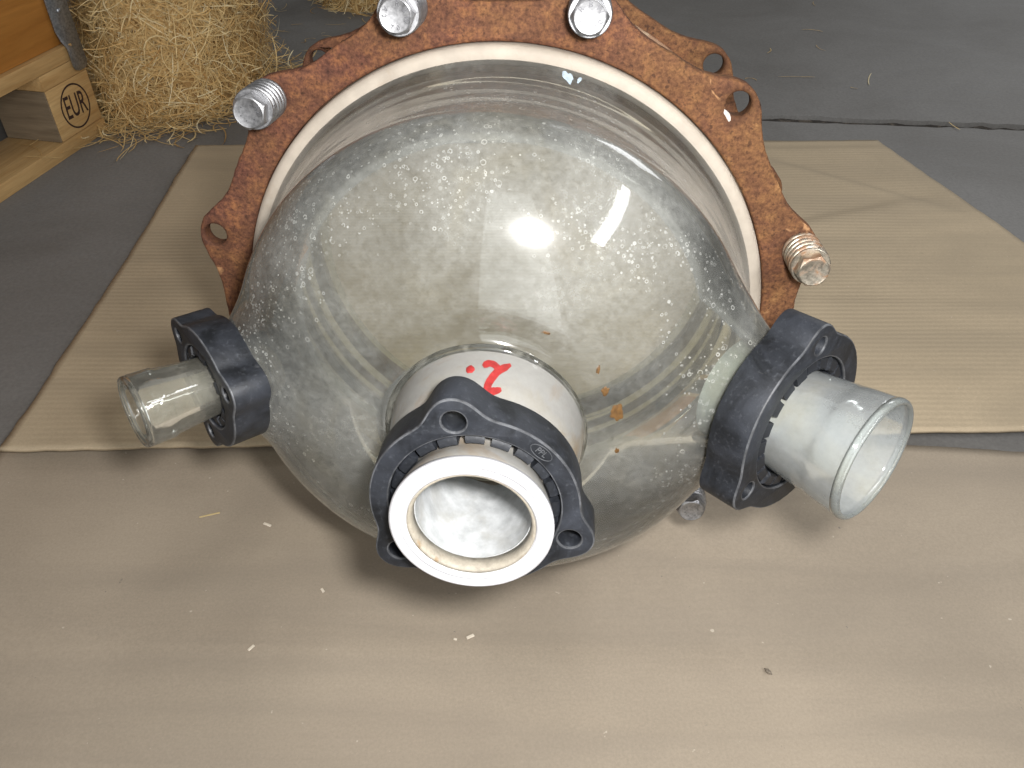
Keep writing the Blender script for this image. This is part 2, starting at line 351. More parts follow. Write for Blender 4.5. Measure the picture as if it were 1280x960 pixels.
# ------------------------------------------------------------------ setting: floor slabs and the joint between them
def sheet(name, poly, z0, z1, mat, nx=1, parent=None):
    n = len(poly)
    vs = [(x, y, z0) for x, y in poly] + [(x, y, z1) for x, y in poly]
    fs = [tuple(range(n - 1, -1, -1)), tuple(range(n, 2 * n))] + [(i, (i + 1) % n, n + (i + 1) % n, n + i) for i in range(n)]
    return mesh(name, vs, fs, mat, parent)
def joint_line(x, off, seed):
    return 1.378 - 0.094 * x + off + 0.006 * noise.noise(Vector((x * 9, seed, 0))) + 0.005 * noise.noise(Vector((x * 38, seed, 3)))
xs = [-6 + 0.02 * i for i in range(601)]
near = [(x, joint_line(x, -0.011, 1)) for x in xs]; far = [(x, joint_line(x, 0.012, 5)) for x in xs]
def strip(name, lo, hi, z, skirt, mat):
    n = len(lo); vs = [(x, y, z) for x, y in lo] + [(x, y, z) for x, y in hi]
    fs = [(i, i + 1, n + i + 1, n + i) for i in range(n - 1)]
    edge = lo if skirt == 'lo' else hi
    b = len(vs); o = 0 if skirt == 'lo' else n
    vs += [(x, y, z - 0.02) for x, y in edge]
    fs += [(o + i, o + i + 1, b + i + 1, b + i) for i in range(n - 1)]
    return tag(mesh(name, vs, fs, mat), kind='structure')
strip('floor', [(x, -3.0) for x in xs], near, 0.0, 'hi', M['floor'])
strip('floor', far, [(x, 8.0) for x in xs], 0.001, 'lo', M['floor'])
jv, jf = [], []
for i, x in enumerate(xs):
    for j in range(5):
        jv.append((x, joint_line(x, -0.022 + 0.011 * j, 3), -0.006 + 0.005 * noise.noise(Vector((x * 60, j * 1.7, 9)))))
for i in range(len(xs) - 1):
    for j in range(4): jf.append((i * 5 + j, i * 5 + j + 1, i * 5 + j + 6, i * 5 + j + 5))
tag(mesh('floor_joint', jv, jf, M['joint'], None, True), kind='structure')

# ------------------------------------------------------------------ cardboard sheets: gently warped grids with real thickness
def inside_poly(poly):
    pass
def card(name, corners, edge_noise, lift, thick, mat, nx=70, ny=50, seed=0.0):
    """corners: front-left, front-right, back-right, back-left as polylines bl->br etc. (bilinear), lift(x,y) height"""
    fl, frt, br, bl = [Vector(c) for c in corners]
    vs = []
    for j in range(ny + 1):
        for i in range(nx + 1):
            a, b = i / nx, j / ny
            p = (fl * (1 - a) + frt * a) * (1 - b) + (bl * (1 - a) + br * a) * b
            e = edge_noise
            wy = (e * noise.noise(Vector((p.x * 14, seed, 0))) + 0.5 * e * noise.noise(Vector((p.x * 55, seed, 2)))) * (1 if j in (0, ny) else 0)
            wx = (e * noise.noise(Vector((p.y * 14, seed, 5))) + 0.5 * e * noise.noise(Vector((p.y * 55, seed, 8)))) * (1 if i in (0, nx) else 0)
            x, y = p.x + wx, p.y + wy
            vs.append((x, y, lift(x, y) + 0.0010 * noise.noise(Vector((x * 4, y * 4, seed)))))
    fs = [(j * (nx + 1) + i, j * (nx + 1) + i + 1, (j + 1) * (nx + 1) + i + 1, (j + 1) * (nx + 1) + i) for j in range(ny) for i in range(nx)]
    o = mesh(name, vs, fs, mat, None, True)
    md = o.modifiers.new('thickness', 'SOLIDIFY'); md.thickness = thick; md.offset = -1
    return o
def crease(x, y, segs):
    z = 0.0
    for (ax, ay, bx, by, w, h) in segs:
        dx, dy = bx - ax, by - ay; L2 = dx * dx + dy * dy
        t = max(0.0, min(1.0, ((x - ax) * dx + (y - ay) * dy) / L2))
        d = math.hypot(x - ax - dx * t, y - ay - dy * t) * math.copysign(1, (x - ax) * dy - (y - ay) * dx)
        z += h * (math.exp(-(d / w) ** 2) if h > 0 else -math.tanh(d / w) * math.exp(-(d / (6 * w)) ** 2)) * min(1, 4 * t * (1 - t) + 0.25)
    return z
def lift_b(x, y):
    return 0.0042 + 0.0006 * math.sin(y * 9 + x * 3) + crease(x, y, [(-0.40, 0.36, 0.75, 0.30, 0.006, -0.0007), (0.02, 0.42, 0.01, 0.20, 0.005, 0.0005), (0.2, 0.40, 0.75, 0.36, 0.008, -0.0006)])
lower = card('cardboard_sheet', [(-0.475, -0.35), (0.95, -0.35), (0.95, 0.506), (-0.478, 0.612)], 0.002, lift_b, 0.0035, M['card_b'], 150, 90, seed=11.0)
tag(lower, 'plain brown cardboard sheet in the foreground under the white-ringed nozzle', 'cardboard')
def lift_a(x, y):
    z = 0.0090 + 0.0012 * math.sin(y * 7 + x * 2)
    if y < 0.60 and x < 0.1: z += 0.0035 * (0.60 - y) / 0.08 * min(1, (0.1 - x) / 0.2)
    z += crease(x, y, [(0.36, 1.18, 0.60, 1.00, 0.006, -0.0022), (0.33, 0.95, 0.56, 1.03, 0.006, -0.0018), (-0.50, 0.72, -0.2, 0.71, 0.005, 0.0008), (0.30, 1.20, 0.60, 1.205, 0.004, -0.0012), (0.25, 0.79, 0.62, 0.77, 0.006, -0.0008)])
    return z - 0.004 * max(0.0, min(1.0, (y - 0.6) / 0.25))
upper = card('cardboard_sheet', [(-0.468, 0.531), (0.735, 0.572), (0.575, 1.232), (-0.490, 1.207)], 0.0025, lift_a, 0.004, M['card_a'], 150, 100, seed=4.0)
tag(upper, 'ribbed cardboard sheet lying behind, under the rusty flanged vessel', 'cardboard')

# ------------------------------------------------------------------ glass vessel: local X right, Y up, Z along its axis towards the camera
rx = Vector((0.99706148, -0.07660549, 0)); uy = Vector((0.0100411, 0.13069035, 0.99137239)); nz = Vector((-0.07594457, -0.98845922, 0.13107552))
C0 = Vector((-0.00687766, 0.45833429, -0.32043594 + H))
VM = Matrix(((rx.x, uy.x, nz.x, C0.x), (rx.y, uy.y, nz.y, C0.y), (rx.z, uy.z, nz.z, C0.z), (0, 0, 0, 1)))
vessel = empty('glass_vessel', mat=VM)
tag(vessel, 'round dirty glass vessel end with rusty bolted flange and three black-collared nozzles', 'glass vessel')
PH = R_(15.877); KB = 0.1975

# --- rusty flanges
def scallop(rb, K, rl, angs, blur, n=720, wob=0.0, seed=0.0):
    raw = []
    for i in range(n):
        a = 2 * PI * i / n; r = rb
        for b in angs:
            d = (a - b + PI) % (2 * PI) - PI
            q = rl * rl - (K * math.sin(d)) ** 2
            if abs(d) < 1 and q > 0: r = max(r, K * math.cos(d) + math.sqrt(q))
        raw.append(r)
    k = int(blur / 360 * n * 2.5) or 1; sg = blur / 360 * n
    w = [math.exp(-0.5 * (j / sg) ** 2) for j in range(-k, k + 1)]; sw = sum(w)
    out = []
    for i in range(n):
        r = sum(w[j + k] * raw[(i + j) % n] for j in range(-k, k + 1)) / sw
        a = 2 * PI * i / n
        r += wob * noise.noise(Vector((math.cos(a) * 14, math.sin(a) * 14, seed)))
        out.append((r * math.cos(a), r * math.sin(a)))
    return out
def lug_outline(n=900, seed=0.0):
    out = []
    for i in range(n):
        a = 2 * PI * i / n
        d = math.degrees((a - PH + PI / 12) % (PI / 6) - PI / 12)
        r = 0.1937 + 0.0145 * math.exp(-(abs(d) / 6.3) ** 2.2)
        r += 0.0010 * noise.noise(Vector((math.cos(a) * 7, math.sin(a) * 7, seed))) + 0.0004 * noise.noise(Vector((math.cos(a) * 40, math.sin(a) * 40, seed)))
        out.append((r * math.cos(a), r * math.sin(a)))
    return out
def rust_flange(z, seed):
    angs = [PH + i * PI / 6 for i in range(12)]
    sp = [lug_outline(900, seed), circle(0.1725, 240)]
    sp += [circle(0.0072, 28, KB * math.cos(a), KB * math.sin(a)) for a in angs]
    m = plate(sp, 0.012, 0.0022, 2)
    for v in m.vertices:
        v.co.z += z + 0.0004 * noise.noise(v.co * 40)
    return finish('backing_flange', m, M['rust'], vessel, True, 35)
front_fl = rust_flange(-0.006, 0.0); front_fl['label'] = 'rusty scalloped flange in front, carrying the bolts'
rear_fl = rust_flange(-0.1165, 9.0); rear_fl['label'] = 'second rusty scalloped flange behind the front one'
M['old_seal'] = mat_simple('old_gasket', (0.40, 0.33, 0.23), 0.7, 0.3, 60, 0.3, (0.20, 0.09, 0.04), 22, 0.42, 0.58)
# --- cream seal ring between flange and glass
prof = [(0.1718, -0.009), (0.1718, 0.0005), (0.1708, 0.0034), (0.1680, 0.0048), (0.1625, 0.0047), (0.1598, 0.0034), (0.1588, -0.004), (0.1585, -0.009)]
vs, fs = lathe(prof, 200); o = mesh('seal_ring', vs, fs, M['seal'], vessel, True, 50); o['label'] = 'cream ring round the rim of the glass'
prof = [(0.1718, -0.106), (0.1718, -0.116), (0.160, -0.122), (0.159, -0.110)]
vs, fs = lathe(prof, 160); mesh('seal_ring', vs, fs, M['old_seal'], vessel, True, 50)
# cream inner face of the rear flange
prof = [(0.1722, -0.1104), (0.1850, -0.1102), (0.1846, -0.1092), (0.1722, -0.1086)]
vs, fs = lathe(prof, 160); o = mesh('gasket', vs, fs, M['old_seal'], vessel, True, 40)

# --- dome
S0, A0, B0 = 0.074, 0.1530, 0.068
def dome_profile():
    p = [(0.1640, 0.0040), (0.1640, 0.0052), (0.1622, 0.0085), (0.1594, 0.015), (0.1570, 0.024), (0.1550, 0.036), (0.1538, 0.05), (0.1532, 0.066)]
    p[-1] = (A0, S0 - 0.004)
    for i in range(1, 60):
        x = math.sin(PI / 2 * i / 60)
        r = A0 * (1 - x ** 2.0) ** (1 / 2.2)
        if r < 0.070: break
        p.append((r, S0 + B0 * x))
    return p
prof = dome_profile()
r1, z1 = prof[-1]
prof += [(0.0655, z1 + 0.0003), (0.0605, z1 + 0.0003), (0.0565, z1 + 0.0010), (0.0535, z1 + 0.0030), (0.0518, z1 + 0.0065)]
# resample densely along z/r
def dense(p, d):
    out = [p[0]]
    for a, b in zip(p, p[1:]):
        k = max(1, int(math.hypot(b[0] - a[0], b[1] - a[1]) / d))
        out += [(a[0] + (b[0] - a[0]) * i / k, a[1] + (b[1] - a[1]) * i / k) for i in range(1, k + 1)]
    return out
prof = dense(prof, 0.0022)
SEG = 420
NOZ = {'R': dict(sg=1, oz=-0.059, end=0.2910, rt=0.0315, rf=0.046, cut=0.2330), 'L': dict(sg=-1, oz=-0.053, end=0.2715, rt=0.0195, rf=0.036, cut=0.2180)}
for q in NOZ.values():
    q['O'] = Vector((0.0, 0, q['oz'])); q['N'] = Vector((q['sg'], 0, 1)).normalized()
vs = []; dead = []
for i in range(SEG):
    a = 2 * PI * i / SEG
    for r, z in prof:
        p = Vector((r * math.cos(a), r * math.sin(a), z)); dd = False
        for q in NOZ.values():
            t = (p - q['O']).dot(q['N'])
            if t < 0.1: continue
            rho = (p - q['O'] - q['N'] * t).length
            rt, rf = q['rt'], q['rf']
            if rho < rt + rf:
                up = rf - math.sqrt(max(0.0, rf * rf - min(rf, rt + rf - rho) ** 2))
                p = p + q['N'] * up * 0.85
                dd = rho < rt * 0.93 or (p - q['O']).dot(q['N']) > q['cut']
        vs.append(p); dead.append(dd)
n = len(prof)
fs = []
for i in range(SEG):
    j = (i + 1) % SEG
    for k in range(n - 1):
        f = (i * n + k, j * n + k, j * n + k + 1, i * n + k + 1)
        if not any(dead[x] for x in f): fs.append(f)
dome = mesh('glass_dome', vs, fs, M['dome'], vessel, True)
dome['label'] = 'clear domed glass with dried water spots'
bm = bmesh.new(); bm.from_mesh(dome.data)
bmesh.ops.delete(bm, geom=[v for v in bm.verts if not v.link_faces], context='VERTS')
# make sure normals point outwards
bm.normal_update()
f0 = max(bm.faces, key=lambda f: f.calc_center_median().y)
if f0.normal.y < 0: bmesh.ops.reverse_faces(bm, faces=bm.faces)
bm.to_mesh(dome.data); bm.free()
dome.data.materials.append(M['dome_in'])
md = dome.modifiers.new('wall', 'SOLIDIFY'); md.thickness = 0.0055; md.offset = -1; md.material_offset = 1; md.material_offset_rim = 0
# glass pipe section between the two flanges
prof2 = [(0.1672, -0.010), (0.1640, -0.018), (0.1580, -0.030), (0.1560, -0.045), (0.1560, -0.075), (0.1580, -0.090), (0.1640, -0.104), (0.1672, -0.114), (0.1500, -0.114), (0.1500, -0.010)]
vs, fs = lathe(prof2, 160); o = mesh('glass_section', vs, fs, M['dome_in'], vessel, True, 50)

# --- central neck, frosted, with its butt end and white ring; it sits a few millimetres right of the axis
NX = 0.0042
def off(vs, dx): return [(x + dx, y, z) for x, y, z in vs]
pn = [(0.0522, z1 + 0.0050), (0.0516, z1 + 0.0100), (0.0503, z1 + 0.0200), (0.0478, z1 + 0.032), (0.0425, z1 + 0.044), (0.0350, z1 + 0.054), (0.0345, 0.196), (0.0366, 0.203), (0.0378, 0.208), (0.0378, 0.2100),
      (0.0290, 0.2100), (0.0283, 0.204), (0.0283, z1 + 0.058), (0.0284, z1 + 0.03), (0.0286, z1 + 0.010), (0.0300, z1 + 0.002), (0.045, z1 + 0.001)]
vs, fs = lathe(dense(pn + [pn[0]], 0.003)[:-1], 144); neck = mesh('nozzle_neck', off(vs, NX), fs, M['frost'], vessel, True, 50)
neck['label'] = 'grey frosted neck of the central nozzle, marked in red'
# clear bead where the neck meets the dome
bead = [(0.0522 + 0.0024 * math.cos(a), z1 + 0.0050 + 0.0024 * math.sin(a)) for a in [2 * PI * i / 12 for i in range(12)]]
vs, fs = lathe(bead, 144); o = mesh('glass_bead', off(vs, NX * 0.8), fs, M['clear'], vessel, True)
pg = [(0.0372, 0.2098), (0.0382, 0.2103), (0.0386, 0.2130), (0.0383, 0.2148), (0.0372, 0.2158), (0.0356, 0.2159), (0.0347, 0.2146), (0.0338, 0.2144), (0.0328, 0.2155), (0.0312, 0.2152), (0.0302, 0.2142), (0.0300, 0.2104)]
vs, fs = lathe(pg, 144); gk = mesh('gasket', off(vs, NX), fs, M['ptfe'], vessel, True, 60); gk['label'] = 'thick white ring on the mouth of the central nozzle'
M['deposit'] = mat_simple('cloudy_deposit', (0.55, 0.565, 0.57), 0.75, 0.40, 110, 0.5, (0.36, 0.35, 0.32), 38, 0.50, 0.68, samt=0.7)
def bore_part(za, zb, mat, name, label):
    b = [(0.0280, za), (0.0279, (za + zb) / 2), (0.0280, zb), (0.0274, zb), (0.0273, (za + zb) / 2), (0.0274, za)]
    v_, f_ = lathe(dense(b + [b[0]], 0.004)[:-1], 96)
    # ragged lower limit of the crust
    v2 = []
    for x, y, z in v_:
        k = (za - z) / (za - zb)
        v2.append((x + NX, y, z + k * 0.006 * noise.noise(Vector((x * 90, y * 90, 2.0)))))
    o_ = mesh(name, v2, f_, mat, neck, True, 60); o_['label'] = label
bore_part(0.2060, 0.150, M['deposit'], 'bore_deposit', 'cloudy grey white deposit inside the nozzle')
M['olive'] = mat_simple('olive_film', (0.46, 0.43, 0.33), 0.5, 0.3, 60, 0.1)
bore_part(0.1470, z1 + 0.004, M['olive'], 'bore_film', 'dull olive film deep in the nozzle')
# tan seal residue inside the white ring
pr_ = [(0.0301, 0.2112), (0.0301, 0.2140), (0.0285, 0.2132), (0.0279, 0.2110), (0.0279, 0.2060), (0.0286, 0.2060)]
vs, fs = lathe(pr_, 120); M['tan'] = mat_simple('tan_residue', (0.40, 0.36, 0.29), 0.7, 0.35, 300, 0.4, (0.25, 0.15, 0.06), 90, 0.6, 0.7)
mesh('residue', off(vs, NX), fs, M['tan'], vessel, True)

# --- black plastic flanges with segmented inserts
def plastic_flange(frame, K, rb, rl, hole, rin, thick, lugs, nseg, label, seg_r0, seg_r1, skip=()):
    """frame: matrix (vessel space) whose z=0 is the outer face and +z points outwards"""
    angs = [R_(a) for a in lugs]
    sp = [scallop(rb, K, rl, angs, 4.6, 480), circle(rin, 96)] + [circle(hole, 28, K * math.cos(a), K * math.sin(a)) for a in angs]
    m = plate(sp, thick, 0.0009, 1)
    m.transform(Matrix.Translation((0, 0, -thick / 2)))
    o = finish('flange_collar', m, M['plastic'], vessel, True, 40)
    o.matrix_local = frame; o['label'] = label
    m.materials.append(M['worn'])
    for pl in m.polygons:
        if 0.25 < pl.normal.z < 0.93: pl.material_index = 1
    vv, ff = lathe([(seg_r0 + 0.0004, -thick * 0.95), (rin + 0.0004, -thick * 0.95), (rin + 0.0004, -0.0085), (seg_r0 + 0.0004, -0.0095)], 96)
    mesh('insert_ring', vv, ff, M['plastic'], o, True, 40)
    seg_m = None
    for k in range(nseg):
        if k in skip: continue
        a = 2 * PI * k / nseg; w = 2 * PI / nseg * 0.74 / 2
        if seg_m is None:
            vv, ff = [], []; st = 5
            for i in range(st + 1):
                b = -w + 2 * w * i / st
                for r, z in ((seg_r0, -thick * 0.9), (seg_r1, -thick * 0.9), (seg_r1, -0.0026), (seg_r1 - 0.0010, -0.0012), (seg_r0 + 0.0012, -0.0004), (seg_r0, -0.0016)):
                    vv.append((r * math.cos(b), r * math.sin(b), z))
            for i in range(st):
                for k2 in range(6): ff.append((i * 6 + k2, i * 6 + (k2 + 1) % 6, (i + 1) * 6 + (k2 + 1) % 6, (i + 1) * 6 + k2))
            ff += [tuple(range(5, -1, -1)), tuple(range(st * 6, st * 6 + 6))]
            s = mesh('insert_segment', vv, ff, M['plastic'], o, True, 40); seg_m = s.data
        else: s = link(bpy.data.objects.new('insert_segment', seg_m), o)
        s.rotation_euler = (0, 0, a + random.uniform(-0.02, 0.02))
        s.location = (0, 0, random.uniform(-0.0008, 0.0005))
    return o
Fc = Matrix.Translation((NX, 0, 0.2005))
cfl = plastic_flange(Fc, 0.0492, 0.0508, 0.0130, 0.0056, 0.0412, 0.0200, (100, -20.5, -140.5), 20, 'black three-eared plastic collar of the central nozzle', 0.0356, 0.0409)
def collar_mark(o, ang, rad):
    tm = text_mesh('PPL', 0.0046, 0.00015)
    for v in tm.vertices: v.co.x *= 0.85
    el = [(0.0062 * math.cos(a) , 0.0031 * math.sin(a)) for a in [2 * PI * i / 40 for i in range(40)]]
    ei = [(x * 0.94, y * 0.90) for x, y in el]
    pm = plate([el, ei], 0.0003)
    T = Matrix.Rotation(R_(ang), 4, 'Z') @ Matrix.Translation((rad, 0, 0.00012)) @ Matrix.Rotation(-PI / 2, 4, 'Z')
    tm.transform(T); pm.transform(T)
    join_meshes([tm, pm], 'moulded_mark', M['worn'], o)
def join_meshes(ms, name, mat, parent):
    bm = bmesh.new()
    for m in ms: bm.from_mesh(m)
    m = bpy.data.meshes.new(name); bm.to_mesh(m); bm.free()
    return finish(name, m, mat, parent)
collar_mark(cfl, 48, 0.0462)
def side_frame(q, back):
    N = q['N']; Y = Vector((0, 1, 0)); X = N.cross(Y) * -1   # X such that X x Y = N
    X = Y.cross(N)
    P = q['O'] + N * (q['end'] - back)
    return Matrix(((X.x, Y.x, N.x, P.x), (X.y, Y.y, N.y, P.y), (X.z, Y.z, N.z, P.z), (0, 0, 0, 1)))
qR, qL = NOZ['R'], NOZ['L']
rfl = plastic_flange(side_frame(qR, 0.0425), 0.0492, 0.0532, 0.0130, 0.0050, 0.0400, 0.0235, (90, -30, -150), 20, 'black three-eared plastic collar of the milky right nozzle', 0.0318, 0.0397)
lfl = plastic_flange(side_frame(qL, 0.040), 0.0350, 0.0374, 0.0112, 0.0042, 0.0258, 0.022, (139, 19, -101), 14, 'smaller black plastic collar of the clear left nozzle', 0.0190, 0.0255)
# --- side stubs (lathed along their own axis, z = 0 at the mouth)
sR = [(0.0347, -0.0012), (0.0346, -0.0040), (0.0339, -0.0110), (0.0330, -0.0200), (0.0327, -0.0206), (0.0313, -0.034), (0.0301, -0.046), (0.0298, -0.075), (0.0315, -0.090),
      (0.0268, -0.090), (0.0250, -0.075), (0.0264, -0.046), (0.0280, -0.030), (0.0300, -0.012), (0.0311, -0.003), (0.0320, -0.0003), (0.0334, 0.0)]
vs, fs = lathe(dense(sR + [sR[0]], 0.004)[:-1], 120); o = mesh('nozzle_stub', vs, fs, M['frost_r'], vessel, True, 60); o.matrix_local = side_frame(qR, 0.0); o['label'] = 'milky white glass stub on the right'
# clear thick lip of the right stub
lip = [(0.0351, -0.0030), (0.0353, -0.0012), (0.0349, 0.0008), (0.0338, 0.0016), (0.0327, 0.0014), (0.0320, 0.0004), (0.0322, -0.0014), (0.0336, -0.0032)]
vs, fs = lathe(lip, 120); o2 = mesh('lip', vs, fs, M['lip'], o, True, 80)
sL = [(0.0206, -0.0012), (0.0211, -0.0030), (0.0209, -0.0150), (0.0203, -0.0162), (0.0199, -0.0172), (0.0188, -0.028), (0.0178, -0.040), (0.0174, -0.062), (0.0185, -0.074),
      (0.0150, -0.074), (0.0138, -0.062), (0.0142, -0.040), (0.0153, -0.028), (0.0166, -0.016), (0.0174, -0.008), (0.0182, -0.0015), (0.0194, 0.0)]
vs, fs = lathe(dense(sL + [sL[0]], 0.003)[:-1], 120); o = mesh('nozzle_stub', vs, fs, M['stub'], vessel, True, 60); o.matrix_local = side_frame(qL, 0.0); o['label'] = 'clear glass stub on the left'
lipL = [(0.0204, -0.0022), (0.0211, -0.0020), (0.0210, 0.0000), (0.0203, 0.0010), (0.0193, 0.0011), (0.0186, 0.0004), (0.0184, -0.0010), (0.0190, -0.0022)]
vs, fs = lathe(lipL, 120); mesh('lip', vs, fs, M['clear'], o, True, 80)

# --- bolts with springs
def hex_head(af, h, ch):
    rc = af / math.sqrt(3); vv, ff = [], []
    seg = 48
    # outer ring follows the hexagon, top is a chamfered disc
    def hexr(a):
        d = (a % (PI / 3)) - PI / 6
        return af / 2 / math.cos(d)
    rows = []
    for z, kind in ((0.0, 'hex'), (h - ch, 'hexlow'), (h - ch * 0.1, 'disc'), (h, 'disc2'), (h, 'disc3')):
        row = []
        for i in range(seg):
            a = 2 * PI * i / seg; r = hexr(a)
            if kind == 'hex': rr, zz = r, z
            elif kind == 'hexlow': rr, zz = r, h - ch * (0.12 + 0.9 * (r - af / 2) / (rc - af / 2))
            elif kind == 'disc': rr, zz = af / 2 * 0.955, h - ch * 0.06
            elif kind == 'disc2': rr, zz = af / 2 * 0.93, h
            else: rr, zz = af / 2 * 0.86, h - 0.0002
            row.append(len(vv)); vv.append((rr * math.cos(a), rr * math.sin(a), zz))
        rows.append(row)
    for a_, b_ in zip(rows, rows[1:]):
        for i in range(seg): ff.append((a_[i], a_[(i + 1) % seg], b_[(i + 1) % seg], b_[i]))
    ff.append(tuple(rows[-1])); ff.append(tuple(reversed(rows[0])))
    return vv, ff
def helix(R, wr, wz, z0, z1, turns, n=46, m=10):
    vv, ff = [], []
    T = int(turns * n)
    for i in range(T + 1):
        a = 2 * PI * i / n; f = i / T
        ff_ = min(1, max(0, (f * turns - 0.5) / (turns - 1)))
        z = z0 + (z1 - z0) * ff_
        for k in range(m):
            b = 2 * PI * k / m
            rr = R + wr * math.cos(b); zz = z + wz * math.sin(b)
            vv.append((rr * math.cos(a), rr * math.sin(a), zz))
    for i in range(T):
        for k in range(m): ff.append((i * m + k, i * m + (k + 1) % m, (i + 1) * m + (k + 1) % m, (i + 1) * m + k))
    ff.append(tuple(range(m - 1, -1, -1))); ff.append(tuple(range(T * m, T * m + m)))
    return vv, ff
def arc_text(txt, rad, a0, step, size, parent, z, flip=False):
    for i, ch in enumerate(txt):
        if ch == ' ': continue
        a = a0 - step * (i - (len(txt) - 1) / 2) if not flip else a0 + step * (i - (len(txt) - 1) / 2)
        m = text_mesh(ch, size, 0.00018, 0.0)
        rot = a - PI / 2 if not flip else a + PI / 2
        m.transform(Matrix.Translation((rad * math.cos(a), rad * math.sin(a), z)) @ Matrix.Rotation(rot, 4, 'Z'))
        yield m
HEAD_TOP = 0.0350
AF = 0.0178
def bolt(k, mat, rot, letters, label, coils=5.2):
    a = PH + k * PI / 6
    T = Matrix.Translation((KB * math.cos(a), KB * math.sin(a), 0))
    vv, ff = lathe([(0.0001, -0.026), (0.0050, -0.026), (0.0058, -0.024), (0.0058, HEAD_TOP - 0.0085), (0.0001, HEAD_TOP - 0.0085)], 24, False)
    b = mesh('bolt', vv, ff, mat, vessel, True, 40); b.matrix_local = T; b['label'] = label
    vv, ff = hex_head(AF, 0.0080, 0.0018)
    hd = mesh('bolt_head', vv, ff, mat, b, True, 30); hd.location = (0, 0, HEAD_TOP - 0.008); hd.rotation_euler = (0, 0, rot)
    ms = []
    for (txt, rad, a0, step, size, flip) in letters: ms += list(arc_text(txt, rad, a0, step, size, hd, HEAD_TOP - 0.0001, flip))
    if ms: join_meshes(ms, 'head_marking', M['groove'], b)
    vv, ff = lathe([(0.0062, HEAD_TOP - 0.0104), (0.0112, HEAD_TOP - 0.0104), (0.0117, HEAD_TOP - 0.0100), (0.0117, HEAD_TOP - 0.0086), (0.0112, HEAD_TOP - 0.0081), (0.0062, HEAD_TOP - 0.0081)], 48)
    mesh('washer', vv, ff, mat, b, True, 40)
    vv, ff = helix(0.0096, 0.0024, 0.0019, 0.0021, HEAD_TOP - 0.0126, coils)
    sp = mesh('spring', vv, ff, mat, b, True); sp.rotation_euler = (0, 0, k * 1.3)
    # nut behind the flange
    vv, ff = hex_head(AF, 0.0095, 0.0015)
    nt = mesh('nut', vv, ff, mat, b, True, 30); nt.rotation_euler = (PI, 0, 0.4); nt.location = (0, 0, -0.0122)
    return b
dots = [('.', 0.0062, R_(d), 0, 0.0060, False) for d in (20, 65, 140, 200, 250, 310)]
bolt(2, M['steel'], R_(0), [('RBW', 0.0060, R_(90), R_(52), 0.0042, False), ('A2-70', 0.0060, R_(-90), R_(34), 0.0038, True)], 'clean steel bolt at the top, its head turned to the camera')
bolt(3, M['steel'], R_(6), [('RBW', 0.0060, R_(30), R_(46), 0.0040, False), ('A2-70', 0.0060, R_(215), R_(34), 0.0036, True)], 'clean steel bolt and spring at the upper left of centre')
bolt(4, M['steel'], R_(22), dots + [('A2', 0.0060, R_(15), R_(30), 0.0038, False)], 'grey steel bolt with a five-coil spring at the upper left')
bolt(0, M['steel_rust'], R_(14), [], 'stained bolt and spring at the right edge')
bolt(10, M['steel'], R_(10), dots, 'bolt low under the dome, beside the right nozzle')

# --- marks lying on the glass, placed on the surface itself
bpy.context.view_layer.update()
dg = bpy.context.evaluated_depsgraph_get()
def surf(o, u, v):
    d = Vector(((u - 640) / 1020, (480 - v) / 1020, -1.0)).normalized()
    dw = cam.matrix_world.to_3x3() @ d
    inv = o.matrix_world.inverted()
    ev = o.evaluated_get(dg)
    ok, loc, nor, _ = ev.ray_cast(inv @ cam.matrix_world.translation, (inv.to_3x3() @ dw).normalized())
    return (loc, nor) if ok else None
def decal(name, o, pix, mat, lift=0.0004, label=None, parent=None):
    """irregular thin patch from a fan of surface points"""
    cx = sum(p[0] for p in pix) / len(pix); cyy = sum(p[1] for p in pix) / len(pix)
    vv, ff = [], []; rings = 4; n = len(pix)
    c = surf(o, cx, cyy)
    if not c: return None
    nor0 = c[1] if c[1].dot(Vector((0, 0.3, 1))) > 0 else -c[1]
    vv.append(c[0] + nor0 * lift)
    for k in range(1, rings + 1):
        for (u, v) in pix:
            h = surf(o, cx + (u - cx) * k / rings, cyy + (v - cyy) * k / rings) or c
            nn = h[1] if h[1].dot(nor0) > 0 else -h[1]
            vv.append(h[0] + nn * (lift if k < rings else lift * 0.2))
    for i in range(n): ff.append((0, 1 + i, 1 + (i + 1) % n))
    for k in range(rings - 1):
        for i in range(n):
            a, b = 1 + k * n + i, 1 + k * n + (i + 1) % n
            ff.append((a, b, b + n, a + n))
    d = mesh(name, vv, ff, mat, parent or o, True)
    if label: d['label'] = label
    return d
def blob(cx, cyy, rx_, ry_, n=22, rough=0.35, seed=0.0, rot=0.0):
    out = []
    for i in range(n):
        a = 2 * PI * i / n; k = 1 + rough * noise.noise(Vector((math.cos(a) * 1.6, math.sin(a) * 1.6, seed))) * 1.6
        x, y = rx_ * k * math.cos(a), ry_ * k * math.sin(a)
        out.append((cx + x * math.cos(rot) - y * math.sin(rot), cyy + x * math.sin(rot) + y * math.cos(rot)))
    return out
def stroke(pts, w):
    """outline of a marker stroke in picture pixels"""
    def sm(P):
        o = []
        for i in range(len(P) - 1):
            p0 = Vector(P[max(0, i - 1)]); p1 = Vector(P[i]); p2 = Vector(P[i + 1]); p3 = Vector(P[min(len(P) - 1, i + 2)])
            for k in range(6):
                t = k / 6
                o.append(0.5 * ((2 * p1) + (p2 - p0) * t + (2 * p0 - 5 * p1 + 4 * p2 - p3) * t * t + (3 * p1 - p0 - 3 * p2 + p3) * t ** 3))
        o.append(Vector(P[-1])); return o
    return sm(pts)
